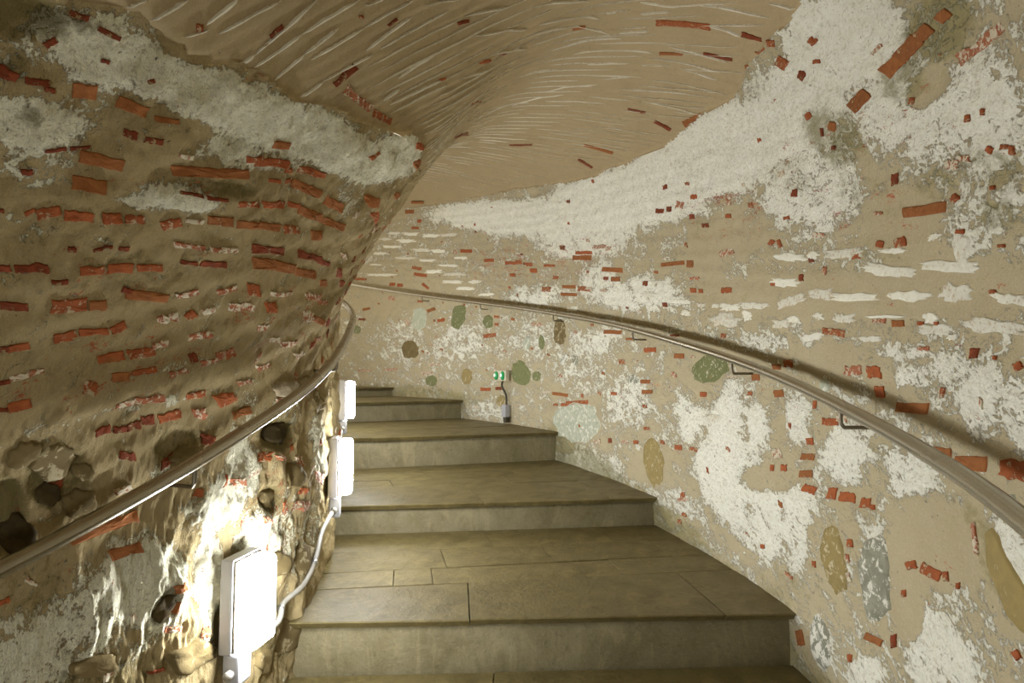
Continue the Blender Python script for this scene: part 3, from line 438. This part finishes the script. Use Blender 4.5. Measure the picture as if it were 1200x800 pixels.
while cc < 5.5:
    st_ = cc + float(arch(cc, 2.8)); lo = float(vb_in(np.array([st_]))[0])+.04; v0 = lo + rnd.uniform(0, .1)
    sp = cc + float(arch(cc, 4.1)); hi = float(vb_out(np.array([sp]))[0])-.04
    while v0 < hi-.08 and nj < 232:
        L = rnd.uniform(.10, .55); b_ = min(v0+L, hi); c_ = cc+rnd.uniform(-.016, .016)
        s_in = c_+float(arch(c_, (v0+b_)/2))
        if b_-v0 > .06 and s_in > -1.0: sd += 1; nj += 1; ridge(0, v0, 0, b_, rnd.uniform(.004, .008), .005, sd, c_)
        v0 = b_ + (rnd.uniform(.03, .25) if cc > 1 else rnd.uniform(.08, .5))
    cc += PITCHC*(1 if cc < 2.5 else 1.2)
print('JOINTS', nj)

# ---------------------------------------------------------------- steps
def mat_step(name, ca, cb, cc):
    m, nt, bs = new_mat(name); T = NT(nt); oc = T.n('ShaderNodeTexCoord').outputs['Object']; oi = T.n('ShaderNodeObjectInfo').outputs['Random']
    a = T.noise(oc, 6, 6, .65, .3); b = T.noise(T.mapping(oc, (1, 2.5, 2.5)), 40, 4, .7)
    col = T.mix(T.step(a, .3, .72), ca, cb); col = T.mix(T.math('MULTIPLY', T.step(b, .5, .75), .45), col, cc); pz = T.step(T.noise(oc, 55, 5, .75, .4), .56, .68); col = T.mix(T.math('MULTIPLY', pz, .55), col, tuple(c*.5 for c in cb))
    st2 = T.step(T.noise(T.mapping(oc, (1, 1, .35)), 9, 6, .7, 1.0), .50, .64); col = T.mix(T.math('MULTIPLY', st2, .45), col, tuple(c*1.45 for c in ca))
    col = T.mix(T.math('MULTIPLY', oi, .22), col, tuple(c*.6 for c in cb))
    nt.links.new(col, bs.inputs['Base Color']); nt.links.new(T.math('ADD', .30, T.math('MULTIPLY', a, .40)), bs.inputs['Roughness']); bs.inputs['Specular IOR Level'].default_value = .35
    bp = T.n('ShaderNodeBump'); bp.inputs['Strength'].default_value = .8; bp.inputs['Distance'].default_value = .005
    nt.links.new(T.math('ADD', T.noise(oc, 70, 5, .75), T.math('MULTIPLY', T.noise(oc, 14, 4, .6), 1.5)), bp.inputs['Height']); nt.links.new(bp.outputs[0], bs.inputs['Normal']); return m
M['slab'] = mat_step('worn tread stone', (.19, .150, .058), (.125, .095, .032), (.075, .054, .017))
M['riser'] = mat_step('riser stone', (.235, .20, .11), (.165, .135, .062), (.31, .28, .18))
def on(sv, u):  # point of the plan line between the inner end and the outer end of a radial line
    (so, si) = sv
    a = P(np.array([si]), np.array([.3]))[0][:2]; b = np.array([lerp(ox, so), lerp(oy, so)])
    return a + (b-a)*u
NOS = {-5: (-5.3, -5.3, -2.0), -4: (-4.4, -4.4, -1.83), -3: (-3.5, -3.5, -1.66), -2: (-2.8, -2.75, -1.50), -1: (-1.85, -1.85, -1.28), 0: (-.88, -.86, -1.08), 1: (.093, .093, -.8786), 2: (1.34, 1.58, -.715), 3: (2.88, 3.18, -.478),
       4: (4.65, 5.0, -.280), 5: (6.3, 6.4, -.17), 6: (8.1, 8.2, .0), 7: (8.8, 8.8, .15)}
ORD = {-4: 'lowest hidden', -3: 'second lowest hidden'}
ordinals = {1: 'wide stone step near the bottom, its long tread starting beside the nearest lamp', 2: 'stone step above the widest visible one, ending below the ochre wall stone',
            3: 'stone step beside the middle wall lamp, ending at the pale green wall stone', 4: 'uppermost visible narrow stone step, beside the farthest lamp',
            0: 'dark stone step cut off by the bottom edge of the photo', 5: 'stone step vanishing behind the inner wall beyond the farthest lamp'}
HID = {-1: 'stone step just below the bottom edge of the photo', -2: 'stone step the photographer stands on, below the view', -3: 'stone step behind the photographer, level with the added lamp on the outer wall', -4: 'lowest stone step behind the photographer, outside the view', 6: 'topmost stone step, wholly hidden around the bend'}
for k in range(-4, 7):
    so, si, z = NOS[k]; so2, si2, z2 = NOS[k+1]; zl = NOS[k-1][2]
    root = empty('stair_step', (*on((so, si), .5), zl-.0))
    tag(root, ordinals.get(k) or HID[k], 'step', 'worn stone steps of the winding stair')
    o0 = np.array(root.location); TH = .028
    def Q(t, u, zz, push=0.0):
        a = on((so+(so2-so)*t, si+(si2-si)*t), u)
        if push:
            p0 = on((so, si), u); p1 = on((so2, si2), u); d_ = (p1-p0)/np.linalg.norm(p1-p0); a = a - d_*push
        return np.array([a[0], a[1], zz]) - o0
    # riser body: face set back under the nosing, slightly bulging
    nx_ = 16; V, F_ = [], []
    rr = random.Random(900+k)
    us = np.linspace(-.015, 1.015, nx_+1)
    for u in us:
        wob = .006*(rr.random()-.5)
        V += [Q(0, u, zl-TH-.002, -.020+wob), Q(0, u, zl+(z-zl)*.35, -.026+wob*1.5), Q(0, u, zl+(z-zl)*.75, -.030+wob), Q(0, u, z-TH-.001, -.034), Q(1, u, z-TH-.001, -.022), Q(1, u, zl-TH-.002, -.022)]
    for i in range(nx_):
        for j in range(6): F_.append((6*i+j, 6*i+(j+1) % 6, 6*i+6+(j+1) % 6, 6*i+6+j))
    F_ += [tuple(range(6)), tuple(6*nx_+j for j in range(6))]
    obj('riser', V, F_, M['riser'], root)
    # tread slabs in rows
    rowsT = [(-.0, .37), (.37, .55), (.55, .77), (.77, 1.012)]
    cuts = {1: [[.34, .85], [.17, .26, .72], [.3, .58, .9], [.45, .8]], 2: [[.45, .86], [.2, .62], [.35, .7], [.5]]}.get(k) or [sorted(rr.uniform(.12, .9) for _ in range(c)) for c in (2, 2, 2, 1)]
    for ri_, (t0, t1) in enumerate(rowsT):
        cu = [-.015] + [c for c in cuts[ri_]] + [1.015]
        for a_, b_ in zip(cu[:-1], cu[1:]):
            if b_-a_ < .05: continue
            gu = .0012; gt = .0028; m_ = 8 if ri_ == 0 else 5; V, F_ = [], []; dz = rr.uniform(-.0022, .0018); tl = rr.uniform(-.002, .002)
            for i in range(m_+1):
                u = a_+gu+(b_-a_-2*gu)*i/m_; fr = (.002*(rr.random()-.5)) if ri_ == 0 else 0
                ps = (.028+fr) if ri_ == 0 else 0; zt = z+dz+tl*(i/m_-.5)
                chip = .004 if ri_ == 0 else .0022
                V += [Q(t0+gt*(ri_ > 0), u, zt-TH, ps-(.022 if ri_ == 0 else 0)), Q(t0+gt*(ri_ > 0), u, zt-chip, ps), Q(t0+gt*(ri_ > 0), u, zt, ps-chip), Q(t1-gt, u, zt, .002), Q(t1-gt, u, zt-.002, 0), Q(t1-gt, u, zt-TH, 0)]
            for i in range(m_):
                for j in range(6): F_.append((6*i+j, 6*i+(j+1) % 6, 6*i+6+(j+1) % 6, 6*i+6+j))
            F_ += [tuple(range(6)), tuple(6*m_+j for j in range(6))]
            V = np.array(V); org = V.mean(0); o = obj('tread_slab', V-org, F_, M['slab'], root); o.location = tuple(org)
# rubble core under the steps
V, F_ = [], []; sv_ = np.arange(-6.3, 8.9, .2)
kz = sorted(NOS); kso = [NOS[k][0] for k in kz]; kzz = [NOS[k][2] for k in kz]
for i, s_ in enumerate(sv_):
    zz = np.interp(s_, kso, kzz)-.36
    for u in (-.02, 1.02):
        a = on((s_, s_), u); V += [(a[0], a[1], zz), (a[0], a[1], zz-.2)]
for i in range(len(sv_)-1):
    b = 4*i; F_ += [(b, b+2, b+6, b+4), (b+1, b+5, b+7, b+3), (b, b+4, b+5, b+1), (b+2, b+3, b+7, b+6)]
tag(obj('floor', V, F_, M['riser']), 'rubble ramp carrying the winding stone steps', 'floor', kind='structure')

# ---------------------------------------------------------------- handrails
def metal(name, col, rough, scale=300):
    m, nt, bs = new_mat(name); T = NT(nt); oc = T.n('ShaderNodeTexCoord').outputs['Object']
    bs.inputs['Metallic'].default_value = 1; nt.links.new(T.mix(T.noise(oc, 3, 2, .5), col, tuple(c*.85 for c in col)), bs.inputs['Base Color'])
    nt.links.new(T.math('ADD', rough, T.math('MULTIPLY', T.noise(oc, 4, 2, .5), .08)), bs.inputs['Roughness']); return m
M['steel'] = metal('brushed steel', (.48, .44, .36), .23); M['iron'] = metal('dark bracket steel', (.22, .19, .14), .4)
def rail_point(side, s, dz=0, gap=.088):
    W = lerp(ww, s); p = lerp(ph, s); b = gap if side > 0 else W-gap
    return np.array([lerp(ox, s)-math.cos(p)*b, lerp(oy, s)-math.sin(p)*b, lerp(zr, s)+dz])
def rail(side, a, b, label, pix):
    mid = rail_point(side, (a+b)/2); root = empty('handrail', mid); tag(root, label, 'handrail', 'steel handrails of the stair')
    ss = np.arange(a, b, .06); pts = [rail_point(side, s)-mid for s in ss]; vs_, fs = tube(pts, .0185, 16); obj('rail_tube', vs_, fs, M['steel'], root, True)
    for x, y in pix:
        best = min(np.arange(a+.1, b-.1, .01), key=lambda s: abs(proj(rail_point(side, s)[None])[0][0][0]-x) + (0 if (side > 0 or s < 2.0) else 900))
        p0 = rail_point(side, best); S = RWL if side > 0 else LW
        # foot of the bracket on the wall
        nx, ny = math.cos(lerp(ph, best))*side, math.sin(lerp(ph, best))*side
        e = p0 + np.array([0, 0, -.062]); w_ = e + np.array([nx, ny, 0])*.11
        pts = [p0-mid+np.array([0, 0, -.012]), p0-mid+np.array([0, 0, -.05]), e-mid+np.array([nx, ny, 0])*.008, w_-mid]
        fine = [pts[0]]
        for q0, q1 in zip(pts[:-1], pts[1:]): fine += [q0+(q1-q0)*t for t in (.34, .67, 1)]
        vs_, fs = tube(fine, .0055, 8); obj('bracket', vs_, fs, M['iron'], root, True)
    return root
rail(1, -3.6, 8.4, 'long round steel handrail along the whitish outer wall on the right', [(985, 0), (858, 0), (741, 0), (648, 0), (563, 0), (495, 0)])
rail(-1, -3.6, 4.2, 'round steel handrail along the brick inner wall on the left', [(229, 0), (395, 0)])

# ---------------------------------------------------------------- wall lamps
M['plastic'] = plain('light grey plastic', (.42, .42, .44), .4)
M['conduit'] = plain('grey conduit plastic', (.36, .34, .29), .45)
M['glow'] = plain('lit opal diffuser', (.9, .9, .9), .4, 0, ((.94, .97, 1.0), LAMP_POWER))
M['screw'] = metal('zinc clip', (.5, .5, .5), .35)
def lamp(s, zc, gap, label, outer=False):
    p = lerp(ph, s); W = lerp(ww, s); b = gap if outer else W-gap
    loc = np.array([lerp(ox, s)-math.cos(p)*b, lerp(oy, s)-math.sin(p)*b, zc])
    root = empty('wall_lamp', loc, p + (math.pi if outer else 0)); tag(root, label, 'lamp', 'white wall lamps along the inner wall')
    v, f = bevel_box(.040, .135, .262, .020, 0, 0, .007); obj('housing', v, f, M['plastic'], root)
    v, f = bevel_box(.006, .125, .250, .0425, 0, 0, .002, 1); obj('gasket', v, f, M['iron'], root)
    v, f = bevel_box(.060, .118, .244, .073, 0, 0, .022, 4); obj('diffuser', v, f, M['glow'], root, True)
    v, f = join(bevel_box(.05, .07, .008, .03, 0, -.134, .002, 1)); obj('mounting_lug', v, f, M['plastic'], root)
    # box under the lamp where the conduit enters
    v, f = bevel_box(.050, .060, .085, .028, -.02, -.178, .006); jb = obj('junction_box', v, f, M['plastic'], root)
    v, f = tube([(.028, -.049, -.185), (.028, -.058, -.187), (.028, -.066, -.190)], .013, 12); obj('cable_gland', v, f, M['conduit'], jb, True)
    return root
LAMPS = {}
def place_lamp(x, y, lo, hi, gap, label, xo=0):
    ss = np.arange(lo, hi, .01); best = min(ss, key=lambda s: abs(proj(P(np.array([s]), np.array([.6]), gap))[0][0][0]-x))
    q = P(np.array([best]), np.array([.6]), gap)[0]; d = q[1]
    z = q[1]*math.tan(PITCH) - (y-400)/F_PX*d*1.0
    return best, float(z)
sA, zA = place_lamp(270, 695, -1.5, .6, .02, ''); sB, zB = place_lamp(385, 545, .3, 1.6, .02, '')
sC = 2.32; dC = P(np.array([sC]), np.array([.6]))[0][1]; zC = dC*math.tan(PITCH) - (468-400)/F_PX*dC
sG, zG = -4.6, float(lerp(zr, -4.6)-.62)
for s_, z_, g_, l_ in ((sA, zA, .015, 'nearest white wall lamp, low on the inner wall, brightly lit'), (sB, zB, .015, 'middle white wall lamp above the conduit bend, lit'),
                       (sC, zC, .02, 'farthest white wall lamp, half hidden by the inner wall'), (3.8, float(lerp(zr, 3.8)-.62), .015, 'added fill lamp around the bend, behind the inner wall'), (5.4, float(lerp(zr, 5.4)-.62), .015, 'added fill lamp far around the bend, hidden behind the inner wall')):  # last two are added, unseen lamps that brighten the far wall and vault
    LAMPS[s_] = lamp(s_, z_, g_, l_)
lamp(-3.5, float(lerp(zr, -3.5)-.60), .015, 'added fill lamp low on the outer wall behind the camera, outside the view', True)  # added lamp, unseen, to brighten the inner wall
print('LAMPS', sA, zA, sB, zB, sC, zC)
# ---------------------------------------------------------------- conduit between the lamps
def wall_pt(s, z, off=.012):
    v = np.interp(z-(lerp(zr, s)-RAIL), _h[:600], VV[:600]); return LW.surf(np.array([s]), np.array([v]), off)[0]
def smooth_path(pts, n=8):
    pts = np.array(pts); out = []
    for i in range(len(pts)-1):
        p0, p1, p2, p3 = pts[max(i-1, 0)], pts[i], pts[i+1], pts[min(i+2, len(pts)-1)]
        for t in np.arange(n)/n: out.append(.5*((2*p1)+(p2-p0)*t+(2*p0-5*p1+4*p2-p3)*t*t+(3*p1-p0-3*p2+p3)*t**3))
    return np.array(out+[pts[-1]])
def run_conduit(name, s0, z0, s1, z1, sag, label, cat, clips=0, r=.0095, grp=None, st=None):
    base = wall_pt((s0+s1)/2, (z0+z1)/2); root = empty(name, base); tag(root, label, cat, grp)
    ts = np.linspace(0, 1, 9); P_ = []
    for t in ts:
        s = s0+(s1-s0)*t; z = z0+(z1-z0)*t - sag*math.sin(math.pi*t)
        P_.append(wall_pt(s, z, r+.010+.018*(t in (0., 1.))))
    path = smooth_path(P_, 6); vs_, fs = tube(path-base, r, 12); obj('pipe', vs_, fs, M['conduit'], root, True)
    for c in range(clips):
        i = int(len(path)*(c+1)/(clips+1)); d = path[i+1]-path[i]; d /= np.linalg.norm(d)
        vs_, fs = tube([path[i]-base-d*.008, path[i]-base, path[i]-base+d*.008], r+.0025, 12); obj('clip', vs_, fs, M['screw'], root, True)
run_conduit('conduit', sA+.07, zA-.175, sB-.10, zB-.19, .05, 'light grey conduit on the inner wall between the nearest and middle lamps', 'conduit', 2, .0095)
run_conduit('conduit', sA-.55, zA-.46, sA-.075, zA-.195, .0, 'grey conduit rising from the bottom edge into the box under the nearest lamp', 'conduit', 0, .0085)
run_conduit('conduit', sB+.06, zB-.175, sC-.06, zC-.19, .03, 'grey conduit behind the middle lamp leading to the farthest lamp', 'conduit', 1, .0095)

# ---------------------------------------------------------------- green indicator box on the outer wall
sE, vE = RWL.find(592, 440); sF, vF = RWL.find(596, 481)
pE = RWL.surf(np.array([sE]), np.array([vE]), .02)[0]; pF = RWL.surf(np.array([sF]), np.array([vF]), .02)[0]
M['beige'] = plain('beige plastic', (.62, .56, .42), .45); M['greenp'] = plain('green lens', (.02, .28, .07), .25, 0, ((.05, .8, .25), .02)); M['lit'] = plain('small painted glint', (.8, .95, .9), .3, 0, ((.7, 1, .85), .35))
M['rubber'] = plain('dark cable rubber', (.05, .042, .02), .6)
root = empty('indicator_box', pE, float(lerp(ph, sE))); tag(root, 'small beige box with two green lights on the outer wall above the steps', 'socket box')
v, f = bevel_box(.05, .20, .105, -.02, 0, 0, .012, 3); obj('case', v, f, M['beige'], root)
for yy in (-.055, .065):
    bm_v, bm_f = [], []
    for i, (rr_, xx) in enumerate(((.034, -.044), (.034, -.056), (.026, -.064), (.012, -.067))):
        for k in range(20): bm_v.append((xx, yy+rr_*.85*math.cos(k*math.pi/10), rr_*1.25*math.sin(k*math.pi/10)))
    for i in range(3):
        for k in range(20): bm_f.append((20*i+k, 20*i+(k+1) % 20, 20*i+20+(k+1) % 20, 20*i+20+k))
    bm_f += [tuple(range(20)), tuple(60+k for k in range(20))]
    ln = obj('green_lens', bm_v, bm_f, M['greenp'], root, True)
    v, f = bevel_box(.006, .016, .028, -.068, yy+.004, .004, .002, 1); obj('painted_glint', v, f, M['lit'], ln)  # white glint on the lens, put in as a glowing chip
rb = empty('junction_box', pF, float(lerp(ph, sF))); tag(rb, 'small white box with a dark plug at the foot of the outer wall', 'junction box')
v, f = bevel_box(.055, .075, .12, -.02, 0, 0, .008, 2); obj('case', v, f, M['plastic'], rb)
v, f = join(bevel_box(.045, .05, .055, -.02, -.012, -.085, .006, 2), bevel_box(.05, .055, .012, -.02, -.012, -.07, .002, 1)); obj('plug', v, f, M['rubber'], rb)
pc = smooth_path([pE+np.array([-.01, -.02, -.045]), pE+(pF-pE)*.3+np.array([-.03, -.02, 0]), pE+(pF-pE)*.55+np.array([.0, -.03, 0]), pF+np.array([-.01, -.02, .055])], 6)
vs_, fs = tube(pc-pc[0], .010, 10); cb = obj('power_cable', vs_, fs, M['rubber'], None, True); cb.location = tuple(pc[0])
tag(cb, 'short dark cable hanging between the green lights and the white box', 'cable')
print('MESHES', len(bpy.data.objects), sum(len(o.data.polygons) for o in bpy.data.objects if o.type == 'MESH'))
